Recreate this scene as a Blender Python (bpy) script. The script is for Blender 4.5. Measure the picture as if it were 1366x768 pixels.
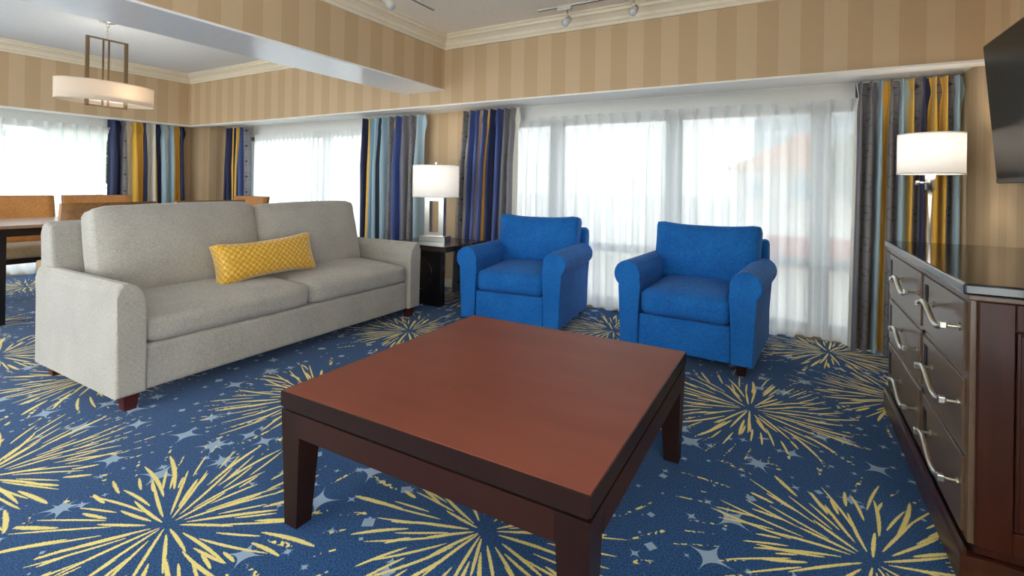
import bpy, bmesh, math, random
from mathutils import Vector, Matrix
for o in list(bpy.data.objects): bpy.data.objects.remove(o, do_unlink=True)
S = bpy.context.scene
C = S.collection
R = math.radians
rnd = random.Random(7)

# ------------------------------------------------------------------ camera, world, exposure
FPX, YAW, ROLL, CY, HC = 657.0, 29.57, 0.9, 247.0, 1.12      # image taken as 1366 x 768
cam = bpy.data.cameras.new('camera'); cam.sensor_width = 36; cam.sensor_fit = 'HORIZONTAL'
cam.lens = FPX / 1366 * 36; cam.shift_y = (CY - 384) / 1366; cam.clip_start = .05; cam.clip_end = 400
co = bpy.data.objects.new('camera', cam); C.objects.link(co)
co.matrix_world = Matrix.Translation((0, 0, HC)) @ Matrix.Rotation(R(YAW), 4, 'Z') @ Matrix.Rotation(R(90), 4, 'X') @ Matrix.Rotation(R(ROLL), 4, 'Z')
S.camera = co
w = bpy.data.worlds.new('overcast_sky'); S.world = w; w.use_nodes = True
bg = w.node_tree.nodes['Background']; bg.inputs[0].default_value = (.97, .985, 1, 1); bg.inputs[1].default_value = 2.3
S.view_settings.view_transform = 'Standard'; S.view_settings.look = 'None'
S.view_settings.exposure = 1.7; S.view_settings.gamma = 1; S.view_settings.use_curve_mapping = False

# room dimensions (metres; camera stands at x = 0, y = 0; +y is towards the long window wall)
YH, YW, YG = 3.69, 4.34, 4.46        # header face, window wall face, glass
XR = .98                             # right wall
XLH, XLW, XLG = -7.17, -7.67, -7.80  # dining side: header face, wall face, glass
XB0, XB1, ZB = -3.32, -2.84, 1.993   # ceiling beam
ZH, ZREC = 1.865, 1.905              # header bottom, recess ceiling
ZC, ZCD = 2.488, 2.55                # living and dining ceilings
YR = -2.6                            # rear wall

# ------------------------------------------------------------------ node helpers
def srgb(r, g, b):
    f = lambda c: (c/255/12.92) if c/255 <= .04045 else ((c/255+.055)/1.055)**2.4
    return (f(r), f(g), f(b), 1)
class NT:
    def __init__(s, name):
        s.m = bpy.data.materials.new(name); s.m.use_nodes = True
        s.t = s.m.node_tree; s.n = s.t.nodes; s.l = s.t.links
        s.b = s.n['Principled BSDF']; s.out = s.n['Material Output']
    def node(s, typ, **kw):
        n = s.n.new(typ)
        for k, v in kw.items(): setattr(n, k, v)
        return n
    def put(s, sock, v):
        if isinstance(v, bpy.types.NodeSocket): s.l.new(v, sock)
        elif isinstance(v, (int, float)):
            try: sock.default_value = v
            except TypeError: sock.default_value = (v, v, v)
        else: sock.default_value = v
    def math(s, op, a, b=0, c=None, clamp=False):
        n = s.node('ShaderNodeMath', operation=op, use_clamp=clamp)
        s.put(n.inputs[0], a); s.put(n.inputs[1], b)
        if c is not None: s.put(n.inputs[2], c)
        return n.outputs[0]
    def vmath(s, op, a, b=(0, 0, 0), scale=None):
        n = s.node('ShaderNodeVectorMath', operation=op)
        s.put(n.inputs[0], a); s.put(n.inputs[1], b)
        if scale is not None: s.put(n.inputs['Scale'], scale)
        return n.outputs['Value'] if op in ('LENGTH', 'DISTANCE', 'DOT_PRODUCT') else n.outputs[0]
    def mix(s, f, a, b):
        n = s.node('ShaderNodeMix', data_type='RGBA'); s.put(n.inputs[0], f); s.put(n.inputs[6], a); s.put(n.inputs[7], b); return n.outputs[2]
    def mixv(s, f, a, b):
        n = s.node('ShaderNodeMix', data_type='VECTOR'); s.put(n.inputs[0], f); s.put(n.inputs[4], a); s.put(n.inputs[5], b); return n.outputs[1]
    def mixf(s, f, a, b):
        n = s.node('ShaderNodeMix', data_type='FLOAT'); s.put(n.inputs[0], f); s.put(n.inputs[2], a); s.put(n.inputs[3], b); return n.outputs[0]
    def obj(s): return s.node('ShaderNodeTexCoord').outputs['Object']
    def pos(s): return s.node('ShaderNodeNewGeometry').outputs['Position']
    def uv(s): return s.node('ShaderNodeTexCoord').outputs['UV']
    def noise(s, v, scale, detail=2, rough=.5):
        n = s.node('ShaderNodeTexNoise'); s.put(n.inputs['Vector'], v); n.inputs['Scale'].default_value = scale
        n.inputs['Detail'].default_value = detail; n.inputs['Roughness'].default_value = rough; return n.outputs['Fac']
    def sep(s, v):
        n = s.node('ShaderNodeSeparateXYZ'); s.put(n.inputs[0], v); return n.outputs
    def comb(s, x=0, y=0, z=0):
        n = s.node('ShaderNodeCombineXYZ'); s.put(n.inputs[0], x); s.put(n.inputs[1], y); s.put(n.inputs[2], z); return n.outputs[0]
    def step(s, v, a, b):     # smooth 0..1 between a and b
        n = s.node('ShaderNodeMapRange', interpolation_type='SMOOTHSTEP'); s.put(n.inputs[0], v); s.put(n.inputs[1], a); s.put(n.inputs[2], b); return n.outputs[0]
    def bump(s, h, strength=.3, dist=.01):
        n = s.node('ShaderNodeBump'); n.inputs['Strength'].default_value = strength; n.inputs['Distance'].default_value = dist
        s.put(n.inputs['Height'], h); s.l.new(n.outputs[0], s.b.inputs['Normal'])
    def base(s, col, rough=.5, metal=0, spec=.5):
        s.put(s.b.inputs['Base Color'], col); s.put(s.b.inputs['Roughness'], rough); s.b.inputs['Metallic'].default_value = metal
        s.b.inputs['Specular IOR Level'].default_value = spec
M = {}
def plain(name, col, rough=.5, metal=0, var=.06, spec=.5, scale=30):
    t = NT(name); n = t.noise(t.obj(), scale, 3)
    t.base(t.mix(n, tuple(c*(1-var) for c in col[:3])+(1,), tuple(min(1, c*(1+var)) for c in col[:3])+(1,)), rough, metal, spec)
    M[name] = t.m
def linen(name, col, dark, scale=1.0, bump=.25):
    t = NT(name); o = t.obj()
    a = t.noise(t.vmath('MULTIPLY', o, (420*scale, 420*scale, 60*scale)), 1, 2)
    b = t.noise(t.vmath('MULTIPLY', o, (60*scale, 60*scale, 420*scale)), 1, 2)
    c = t.noise(o, 5, 3)
    f = t.math('ADD', t.math('MULTIPLY', t.math('ADD', a, b), .4), t.math('MULTIPLY', c, .2))
    t.base(t.mix(t.step(f, .32, .68), dark, col), .85, 0, .25)
    t.b.inputs['Sheen Weight'].default_value = .25
    t.bump(t.math('ADD', a, b), bump, .002); M[name] = t.m
    if name == 'blue_linen': t.b.inputs['Sheen Weight'].default_value = .05
def wood(name, c1, c2, rough, axis, coat=0.0, scale=1.0):
    t = NT(name); o = t.obj()
    k = [14*scale, 14*scale, 14*scale]; k[axis] = 1.2*scale
    v = t.vmath('MULTIPLY', o, tuple(k))
    n = t.noise(v, 2.0, 5, .6); n2 = t.noise(o, 2.2, 2)
    f = t.math('ADD', t.math('MULTIPLY', n, .6), t.math('MULTIPLY', n2, .4))
    t.base(t.mix(t.step(f, .3, .7), c1, c2), rough, 0, .3)
    t.b.inputs['Coat Weight'].default_value = coat; t.b.inputs['Coat Roughness'].default_value = .12
    M[name] = t.m
plain('white_paint', srgb(238, 236, 230), .45)
plain('beam_paint', srgb(244, 244, 244), .22)
plain('ceiling_paint', srgb(242, 233, 218), .8)
plain('ceiling_dining', srgb(232, 234, 234), .8)
plain('cream_trim', srgb(235, 222, 196), .5)
plain('plain_wall', srgb(196, 180, 152), .8)
plain('chrome', (.72, .70, .66, 1), .28, 1, .03)
plain('nickel', (.70, .64, .54, 1), .3, 1, .04)
plain('bronze', srgb(150, 128, 100), .4, 1, .05)
plain('track_grey', srgb(205, 200, 190), .4)
plain('track_dark', srgb(95, 88, 80), .5)
plain('black_wood', srgb(22, 20, 22), .3)
plain('near_black', srgb(10, 8, 7), .6)
plain('foot_wood', srgb(74, 24, 16), .35)
plain('black_glass_edge', srgb(30, 29, 30), .3)
plain('frame_metal', srgb(92, 102, 112), .45)
plain('concrete', srgb(205, 200, 190), .8)
plain('brick_red', srgb(190, 96, 70), .8)
plain('terracotta', srgb(206, 140, 96), .8)
plain('tower_wall', srgb(196, 206, 212), .7)
plain('tower_glass', srgb(120, 150, 170), .3)
plain('trunk', srgb(90, 70, 50), .8)
plain('leaf', srgb(96, 128, 70), .7, 0, .25)
plain('lens_glass', srgb(210, 215, 220), .1)
plain('tabletop_satin', srgb(150, 122, 100), .22, 0, .08)
linen('sofa_linen', srgb(190, 184, 174), srgb(152, 146, 137))
linen('blue_linen', srgb(34, 122, 200), srgb(8, 76, 152), 1.0, .3)
linen('tan_linen', srgb(214, 150, 84), srgb(170, 108, 52), .6)
linen('seat_tan', srgb(190, 160, 120), srgb(150, 120, 86), .6)
wood('table_wood', srgb(40, 16, 10), srgb(50, 21, 14), .45, 0, .0)
wood('table_top_wood', srgb(122, 59, 42), srgb(136, 70, 52), .5, 0, 0, .25)
wood('leg_wood', srgb(30, 12, 8), srgb(38, 16, 11), .42, 2, .0)
wood('dresser_side', srgb(46, 18, 8), srgb(70, 30, 14), .38, 2, .1)
wood('dresser_front', srgb(96, 74, 58), srgb(110, 88, 70), .33, 1, .25)
wood('plinth_wood', srgb(54, 26, 16), srgb(80, 42, 28), .3, 1, .3)
wood('end_table_wood', srgb(40, 30, 28), srgb(58, 46, 42), .25, 0, .3)
wood('chair_wood', srgb(120, 84, 50), srgb(150, 108, 66), .4, 1, .1)

t = NT('dresser_stone'); n = t.noise(t.obj(), 220, 3)
t.base(t.mix(n, srgb(14, 15, 17), srgb(34, 35, 38)), .1, 0, .6); M['dresser_stone'] = t.m
t = NT('tv_screen'); t.base(t.mix(t.noise(t.obj(), 2, 2), srgb(38, 37, 36), srgb(44, 43, 42)), .3, 0, .12); M['tv_screen'] = t.m

for nm, tint in (('glass_pane', (.57, .59, .59, 1)), ('glass_dining', (.74, .77, .77, 1)), ('glass_clear', (.96, .985, .98, 1))):
  t = NT(nm)
  tr = t.node('ShaderNodeBsdfTransparent'); gl = t.node('ShaderNodeBsdfGlossy'); gl.inputs['Roughness'].default_value = .02
  tr.inputs[0].default_value = tint
  mx = t.node('ShaderNodeMixShader'); mx.inputs[0].default_value = .05
  t.l.new(tr.outputs[0], mx.inputs[1]); t.l.new(gl.outputs[0], mx.inputs[2]); t.l.new(mx.outputs[0], t.out.inputs[0]); M[nm] = t.m

def sheer_mat(name, clear, col):
    t = NT(name); o = t.obj()
    wv = t.noise(t.vmath('MULTIPLY', o, (300, 300, 40)), 1, 2)
    tr = t.node('ShaderNodeBsdfTransparent'); tl = t.node('ShaderNodeBsdfTranslucent'); df = t.node('ShaderNodeBsdfDiffuse')
    tl.inputs[0].default_value = col; df.inputs[0].default_value = col
    a = t.node('ShaderNodeMixShader'); a.inputs[0].default_value = .42
    t.l.new(tl.outputs[0], a.inputs[1]); t.l.new(df.outputs[0], a.inputs[2])
    b = t.node('ShaderNodeMixShader'); t.l.new(t.math('ADD', t.math('MULTIPLY', wv, .12), 1-clear-.06), b.inputs[0])
    t.l.new(tr.outputs[0], b.inputs[1]); t.l.new(a.outputs[0], b.inputs[2]); t.l.new(b.outputs[0], t.out.inputs[0]); M[name] = t.m
sheer_mat('sheer', .19, srgb(245, 248, 250)); sheer_mat('sheer_heading', .2, srgb(250, 250, 248))

def shade_mat(name, col, f):
    t = NT(name); o = t.obj(); wv = t.noise(t.vmath('MULTIPLY', o, (400, 400, 400)), 1, 1)
    tl = t.node('ShaderNodeBsdfTranslucent'); df = t.node('ShaderNodeBsdfDiffuse')
    cc = t.mix(wv, tuple(c*.97 for c in col[:3])+(1,), col); t.l.new(cc, tl.inputs[0]); t.l.new(cc, df.inputs[0])
    a = t.node('ShaderNodeMixShader'); a.inputs[0].default_value = f
    t.l.new(df.outputs[0], a.inputs[1]); t.l.new(tl.outputs[0], a.inputs[2]); t.l.new(a.outputs[0], t.out.inputs[0]); M[name] = t.m
shade_mat('lamp_linen', srgb(246, 245, 244), .4); shade_mat('pendant_linen', srgb(240, 226, 208), .35)

t = NT('wallpaper')       # broad two-tone stripes, coordinate x + y works on both wall directions
xyz = t.sep(t.pos()); u = t.math('ADD', xyz[0], xyz[1])
ph = t.math('FRACT', t.math('DIVIDE', t.math('SUBTRACT', u, -.343 + 3.69), .254))
st = t.math('SUBTRACT', t.step(ph, .0, .012), t.step(ph, .494, .506))
fine = t.noise(t.vmath('MULTIPLY', t.pos(), (18, 18, 420)), 1, 2)
c = t.mix(st, srgb(196, 167, 130), srgb(207, 180, 144))
t.base(t.mix(t.math('MULTIPLY', t.math('SUBTRACT', fine, .3), .25), c, srgb(170, 140, 105)), .55, 0, .35); M['wallpaper'] = t.m

def drape_mat(name, col, motif=False):
    t = NT(name); uv = t.uv(); s = t.sep(uv)
    fine = t.noise(t.vmath('MULTIPLY', uv, (900, 60, 1)), 1, 1)
    cc = t.mix(fine, tuple(x*.86 for x in col[:3])+(1,), tuple(min(1, x*1.1) for x in col[:3])+(1,))
    if motif:             # compass rose in a ring, repeated up the stripe; u in metres around the stripe centre
        x = t.math('MULTIPLY', s[0], 1.0); y = t.math('SUBTRACT', t.math('MULTIPLY', t.math('FRACT', t.math('DIVIDE', s[1], .215)), .215), .1075)
        ax = t.math('ABSOLUTE', x); ay = t.math('ABSOLUTE', y)
        star = t.math('ADD', t.math('POWER', ax, .36), t.math('POWER', ay, .36))
        stm = t.math('SUBTRACT', 1, t.step(star, .335, .36))
        rr = t.math('SQRT', t.math('ADD', t.math('MULTIPLY', x, x), t.math('MULTIPLY', y, y)))
        ring = t.math('SUBTRACT', 1, t.step(t.math('ABSOLUTE', t.math('SUBTRACT', rr, .052)), .0015, .0035))
        cc = t.mix(t.math('MULTIPLY', t.math('MAXIMUM', stm, t.math('MULTIPLY', ring, .75)), .85), cc, srgb(26, 28, 34))
    t.base(cc, .55, 0, .35); t.b.inputs['Sheen Weight'].default_value = .3; M[name] = t.m
DR = dict(navy=(36, 44, 84), grey=(130, 126, 130), lblue=(166, 192, 206), yellow=(240, 188, 72), white=(240, 232, 216), slate=(62, 68, 86), blue=(74, 92, 150), peach=(226, 184, 140))
for k, v in DR.items(): drape_mat('drape_'+k, srgb(*v), k == 'grey')

t = NT('pillow_velvet'); uv = t.uv(); ck = t.node('ShaderNodeTexChecker'); t.put(ck.inputs['Vector'], uv); ck.inputs['Scale'].default_value = 1
n = t.noise(uv, .9, 3)
t.base(t.mix(t.math('MULTIPLY', ck.outputs['Fac'], t.step(n, .2, .7)), srgb(206, 148, 30), srgb(238, 202, 88)), .5, 0, .4)
t.b.inputs['Sheen Weight'].default_value = .5; t.bump(ck.outputs['Fac'], .4, .004); M['pillow_velvet'] = t.m

# carpet: fireworks and stars woven into a blue pile
BURSTS = [(-1.75, .846), (-.852, 1.35), (-.17, 2.79), (.23, 1.84), (-2.52, 2.88), (.24, 4.05), (.56, 3.36), (-2.62, .62), (-4.32, 1.10), (-2.15, 1.76),
          (-3.42, 1.30), (-6.85, 1.96), (-5.6, 2.3), (-6.6, 3.1), (-4.5, 2.4), (-1.25, 2.55), (-1.2, 3.75), (-2.75, 4.1), (-.7, .2), (.5, .7), (-5.4, 1.1)]
t = NT('carpet_fireworks'); p = t.pos(); s = t.sep(p); p2 = t.comb(s[0], s[1], 0)
best = None
for i, (bx, by) in enumerate(BURSTS):
    d = t.vmath('SUBTRACT', p2, (bx, by, 0)); L = t.vmath('LENGTH', d)
    if best is None: best, bl, bi = d, L, 0.0
    else:
        lt = t.math('LESS_THAN', L, bl); best = t.mixv(lt, best, d); bi = t.mixf(lt, bi, float(i)); bl = t.math('MINIMUM', L, bl)
ds = t.sep(best); ang = t.math('ARCTAN2', ds[1], ds[0]); r = bl
jag = t.math('MULTIPLY', t.math('SUBTRACT', t.noise(p2, 260, 1), .5), .0075)
def rays(N, r0, r0v, l0, lv, wd, curve, seed, dots=0):
    a = t.math('ADD', ang, t.math('MULTIPLY', t.math('SINE', t.math('ADD', t.math('MULTIPLY', ang, 2.0), t.math('ADD', bi, seed))), t.math('MULTIPLY', r, curve)))
    q = t.math('ADD', t.math('MULTIPLY', a, N/(2*math.pi)), N*3.0); idn = t.math('FLOOR', q); fr = t.math('SUBTRACT', t.math('FRACT', q), .5)
    idw = t.math('MODULO', idn, float(N))
    wn = t.node('ShaderNodeTexWhiteNoise', noise_dimensions='3D'); t.l.new(t.comb(idw, bi, seed), wn.inputs['Vector'])
    h = t.sep(wn.outputs['Color'])
    off = t.math('MULTIPLY', t.math('SUBTRACT', h[2], .5), .5)
    dist = t.math('MULTIPLY', t.math('ABSOLUTE', t.math('SUBTRACT', fr, off)), t.math('MULTIPLY', r, 2*math.pi/N))
    a0 = t.math('ADD', r0, t.math('MULTIPLY', h[0], r0v)); ln = t.math('ADD', l0, t.math('MULTIPLY', h[1], lv))
    k = t.math('DIVIDE', t.math('SUBTRACT', r, a0), ln)
    prof = t.math('SQRT', t.math('MAXIMUM', t.math('MULTIPLY', t.math('MULTIPLY', k, t.math('SUBTRACT', 1, k)), 4), 0))
    wdt = t.math('MULTIPLY', prof, wd)
    m = t.math('MULTIPLY', t.math('LESS_THAN', t.math('ADD', dist, jag), wdt), t.math('GREATER_THAN', prof, .12))
    if dots: m = t.math('MULTIPLY', m, t.math('GREATER_THAN', t.noise(p2, 55, 1), .52))
    return m
m = rays(19, .016, .07, .14, .14, .0058, .35, 1.3)
m = t.math('MAXIMUM', m, rays(31, .08, .14, .13, .17, .0054, .45, 4.7))
m = t.math('MAXIMUM', m, rays(43, .20, .14, .06, .15, .0052, .5, 8.1))
m = t.math('MAXIMUM', m, rays(37, .36, .12, .06, .12, .0048, .55, 2.2, 1))
def stars(cell, seed, thr, smin, smax):
    v = t.vmath('ADD', t.vmath('SCALE', p2, scale=1/cell), (seed, seed*1.7, 0))
    vo = t.node('ShaderNodeTexVoronoi', voronoi_dimensions='2D', feature='F1'); t.l.new(v, vo.inputs['Vector']); vo.inputs['Scale'].default_value = 1; vo.inputs['Randomness'].default_value = .75
    d = t.vmath('SUBTRACT', v, vo.outputs['Position']); h = t.sep(vo.outputs['Color'])
    an = t.math('MULTIPLY', h[0], 1.2); cs, sn = t.math('COSINE', an), t.math('SINE', an); dx = t.sep(d)
    x = t.math('ABSOLUTE', t.math('SUBTRACT', t.math('MULTIPLY', dx[0], cs), t.math('MULTIPLY', dx[1], sn)))
    y = t.math('ABSOLUTE', t.math('ADD', t.math('MULTIPLY', dx[0], sn), t.math('MULTIPLY', dx[1], cs)))
    size = t.math('ADD', smin, t.math('MULTIPLY', h[1], smax-smin))
    sq = lambda a, b: t.math('POWER', t.math('ADD', t.math('POWER', a, .42), t.math('POWER', b, .42)), 1/.42)
    jg = t.math('MULTIPLY', jag, 3.0)
    four = t.math('LESS_THAN', t.math('ADD', sq(x, y), jg), size)
    x2 = t.math('MULTIPLY', t.math('ADD', x, y), .7071); y2 = t.math('MULTIPLY', t.math('ABSOLUTE', t.math('SUBTRACT', x, y)), .7071)
    eight = t.math('MAXIMUM', four, t.math('LESS_THAN', t.math('ADD', sq(x2, y2), jg), t.math('MULTIPLY', size, .75)))
    dot = t.math('LESS_THAN', t.math('ADD', t.math('MAXIMUM', x, y), jg), t.math('MULTIPLY', size, .2))
    k = t.mixf(t.math('GREATER_THAN', h[2], .30), dot, t.mixf(t.math('GREATER_THAN', h[2], .8), four, eight))
    return t.math('MULTIPLY', k, t.math('GREATER_THAN', r, thr))
sm = t.math('MAXIMUM', stars(.22, 3.1, .30, .22, .46), stars(.13, 9.4, .27, .10, .28))
sp = t.noise(p2, 190, 2, .75); big = t.noise(p2, 1.4, 2)
blue = t.mix(t.step(sp, .36, .64), srgb(3, 30, 66), srgb(26, 98, 162))
blue = t.mix(t.math('MULTIPLY', big, .25), blue, srgb(14, 62, 114))
cg = t.mix(t.noise(p2, 300, 1), srgb(130, 158, 190), srgb(176, 196, 216))
cy_ = t.mix(t.noise(p2, 300, 1), srgb(236, 208, 104), srgb(255, 242, 164))
col = t.mix(sm, blue, cg); col = t.mix(m, col, cy_)
t.base(col, .95, 0, .1); t.b.inputs['Sheen Weight'].default_value = .15; t.bump(sp, .5, .006); M['carpet_fireworks'] = t.m

# ------------------------------------------------------------------ mesh helpers
def tag(o, label, cat, group=None):
    o['label'] = label; o['category'] = cat
    if group: o['group'] = group
    return o
def thing(name, label, cat, loc=(0, 0, 0), rz=0, group=None):
    o = bpy.data.objects.new(name, None); C.objects.link(o); o.location = loc; o.rotation_euler = (0, 0, rz); o.empty_display_size = .1
    return tag(o, label, cat, group)
def struct(o, label=None):
    o['kind'] = 'structure'
    if label: o['label'] = label
    return o
def link(name, bm, mat, parent=None, smooth=False):
    bmesh.ops.recalc_face_normals(bm, faces=bm.faces[:])
    me = bpy.data.meshes.new(name); bm.to_mesh(me); bm.free()
    if smooth:
        for p_ in me.polygons: p_.use_smooth = True
    for mm in (mat if isinstance(mat, (list, tuple)) else [mat]): me.materials.append(M[mm])
    o = bpy.data.objects.new(name, me); C.objects.link(o); o.parent = parent
    return o
def share(name, src, parent, loc=(0, 0, 0), rot=(0, 0, 0)):
    o = bpy.data.objects.new(name, src.data); C.objects.link(o); o.parent = parent; o.location = loc; o.rotation_euler = rot; return o
def copy_tree(o, parent=None):
    c_ = o.copy(); C.objects.link(c_); c_.parent = parent
    for ch in [x for x in bpy.data.objects if x.parent == o]: copy_tree(ch, c_)
    return c_
def bbox(bm, x0, x1, y0, y1, z0, z1, bevel=0, seg=2):
    vs = bmesh.ops.create_cube(bm, size=1)['verts']
    for v in vs: v.co = Vector((x0+(v.co.x+.5)*(x1-x0), y0+(v.co.y+.5)*(y1-y0), z0+(v.co.z+.5)*(z1-z0)))
    if bevel:
        es = list({e for v in vs for e in v.link_edges})
        bmesh.ops.bevel(bm, geom=es, offset=bevel, segments=seg, affect='EDGES', profile=.5)
def box(name, b, mat, parent=None, bevel=0, seg=2):
    bm = bmesh.new(); bbox(bm, *b, bevel=bevel, seg=seg); return link(name, bm, mat, parent, smooth=False)
def cyl(bm, p0, p1, r0, r1=None, n=20, caps=True):
    p0, p1 = Vector(p0), Vector(p1); r1 = r0 if r1 is None else r1; d = p1-p0
    mtx = Matrix.Translation((p0+p1)/2) @ d.to_track_quat('Z', 'Y').to_matrix().to_4x4()
    bmesh.ops.create_cone(bm, cap_ends=caps, segments=n, radius1=r0, radius2=r1, depth=d.length, matrix=mtx)
def lathe(bm, prof, n=32, c=(0, 0), sx=1, sy=1):
    rings = [[bm.verts.new((c[0]+sx*r_*math.cos(2*math.pi*i/n), c[1]+sy*r_*math.sin(2*math.pi*i/n), z)) for i in range(n)] for r_, z in prof]
    for a, b in zip(rings, rings[1:]):
        for i in range(n): bm.faces.new((a[i], a[(i+1) % n], b[(i+1) % n], b[i]))
    return rings
def tube(bm, pts, rad, n=8):
    pts = [Vector(q) for q in pts]; rings = []; up = Vector((0, 0, 1))
    for i, q in enumerate(pts):
        d = (pts[min(i+1, len(pts)-1)]-pts[max(i-1, 0)]).normalized()
        a = d.cross(up); a = a if a.length > .01 else d.cross(Vector((1, 0, 0))); a.normalize(); b = a.cross(d)
        rr = rad(i/(len(pts)-1)) if callable(rad) else rad
        rings.append([bm.verts.new(q+rr*(math.cos(2*math.pi*k/n)*a+math.sin(2*math.pi*k/n)*b)) for k in range(n)])
    for a, b in zip(rings, rings[1:]):
        for i in range(n): bm.faces.new((a[i], a[(i+1) % n], b[(i+1) % n], b[i]))
    bm.faces.new(rings[0]); bm.faces.new(rings[-1])
def cushion(name, size, mat, parent, loc=(0, 0, 0), rot=(0, 0, 0), r=.05, puff=(.01, .01, .02), cuts=11, wob=0, uvscale=None, corner=0):
    """rounded, puffed box centred on its origin; puff = bulge along x, y and z faces"""
    bm = bmesh.new(); bmesh.ops.create_cube(bm, size=2); bmesh.ops.subdivide_edges(bm, edges=bm.edges[:], cuts=cuts, use_grid_fill=True)
    h = Vector(size)/2; rg = random.Random(len(name)+int(size[0]*977)); ph_ = [rg.uniform(0, 6) for _ in range(6)]
    uvl = bm.loops.layers.uv.new() if uvscale else None
    raw = {v: v.co.copy() for v in bm.verts}
    for v in bm.verts:
        c_ = v.co.copy(); p_ = Vector((c_.x*h.x, c_.y*h.y, c_.z*h.z))
        q = Vector([max(-(h[i]-r), min(h[i]-r, p_[i])) for i in range(3)]); d = p_-q
        if d.length > 1e-6: p_ = q+d.normalized()*r
        for i in range(3):
            j, k = (i+1) % 3, (i+2) % 3
            p_[i] += c_[i]*puff[i]*(1-c_[j]**2)*(1-c_[k]**2)
        if corner:   # pulled-out corners of a loose cushion
            e = abs(c_.x*c_.z)**3; p_.x += c_.x*e*corner; p_.z += c_.z*e*corner
        if wob:
            p_.z += wob*math.sin(c_.x*3.1+ph_[0])*math.cos(c_.y*2.3+ph_[1]); p_.y += wob*.7*math.sin(c_.x*4+ph_[2]+c_.z*2)
        v.co = p_
    if uvl:
        for f in bm.faces:
            for lp in f.loops: lp[uvl].uv = (raw[lp.vert].x*uvscale[0]+raw[lp.vert].y*uvscale[0]*.2, raw[lp.vert].z*uvscale[1]+raw[lp.vert].y*uvscale[1]*.2)
    o = link(name, bm, mat, parent, True); o.location = loc; o.rotation_euler = rot; return o
def prism(name, prof, a0, a1, axis, mat, parent=None, bevel=0, smooth=False):
    """extrude a closed 2-D profile along an axis ('x': profile in y,z; 'y': profile in x,z; 'z': profile in x,y)"""
    bm = bmesh.new()
    P3 = {'x': lambda q, a: (a, q[0], q[1]), 'y': lambda q, a: (q[0], a, q[1]), 'z': lambda q, a: (q[0], q[1], a)}[axis]
    A = [bm.verts.new(P3(q, a0)) for q in prof]; B = [bm.verts.new(P3(q, a1)) for q in prof]; n = len(prof)
    for i in range(n): bm.faces.new((A[i], A[(i+1) % n], B[(i+1) % n], B[i]))
    fa = bm.faces.new(A); fb = bm.faces.new(B)
    if bevel: bmesh.ops.bevel(bm, geom=list(set(fa.edges) | set(fb.edges)), offset=bevel, segments=3, affect='EDGES', profile=.5)
    return link(name, bm, mat, parent, smooth)
def taper_leg(name, x, y, z0, z1, wt, wb, mat, parent, dx=0, dy=0):
    """square leg, wt wide at the top z1, wb at the bottom; (dx, dy) shifts the foot"""
    bm = bmesh.new()
    lo = [bm.verts.new((x+dx+sx*wb/2, y+dy+sy*wb/2, z0)) for sx, sy in ((-1, -1), (1, -1), (1, 1), (-1, 1))]
    hi = [bm.verts.new((x+sx*wt/2, y+sy*wt/2, z1)) for sx, sy in ((-1, -1), (1, -1), (1, 1), (-1, 1))]
    for i in range(4): bm.faces.new((lo[i], lo[(i+1) % 4], hi[(i+1) % 4], hi[i]))
    bm.faces.new(lo); bm.faces.new(hi); return link(name, bm, mat, parent)

# ------------------------------------------------------------------ room shell
struct(box('floor', (XLG-.1, XR+.1, YR, YG+.1, -.08, 0), 'carpet_fireworks'), 'blue carpet with yellow fireworks and pale stars')
def wall_with_openings(name, along, a0, a1, t0, t1, z0, z1, holes, mat):
    """a wall along x or y from a0 to a1, thickness t0..t1, with rectangular holes (a, b, zlo, zhi)"""
    bm = bmesh.new()
    def put(a, b, zl, zh):
        if b-a < 1e-4 or zh-zl < 1e-4: return
        bbox(bm, *((a, b, t0, t1) if along == 'x' else (t0, t1, a, b)), zl, zh)
    cur = a0
    for (a, b, zl, zh) in holes:
        put(cur, a, z0, z1); put(a, b, z0, zl); put(a, b, zh, z1); cur = b
    put(cur, a1, z0, z1)
    return struct(link(name, bm, mat))
ZT = 1.765                            # window head
W2, W3 = (-7.05, -3.75), (-2.75, .86)
wall_with_openings('wall_back', 'x', XLG-.1, XR+.1, YW, YG+.1, 0, ZREC+.2, [(*W2, .06, ZT), (*W3, .04, ZT)], 'wallpaper')
WL = (-1.6, 3.35)
wall_with_openings('wall_left', 'y', YR, YG+.1, XLG-.1, XLW, 0, ZREC+.2, [(*WL, .06, ZT)], 'wallpaper')
RWY = (-2.45, .45)
wall_with_openings('wall_right', 'y', YR, YG+.1, XR, XR+.12, 0, ZC+.2, [(*RWY, .1, 2.2)], 'wallpaper')
RW = (-6.6, -1.6)
wall_with_openings('wall_rear', 'x', XLG-.1, XR+.1, YR-.15, YR, 0, ZCD+.2, [(*RW, .1, 2.42)], 'wallpaper')
struct(prism('wall_corner', [(XLW, 3.95), (-7.19, 3.95), (-7.19, YW), (XLW, YW)], 0, ZREC, 'z', 'wallpaper'), 'shallow pier of striped wallpaper in the dining corner')
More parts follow.
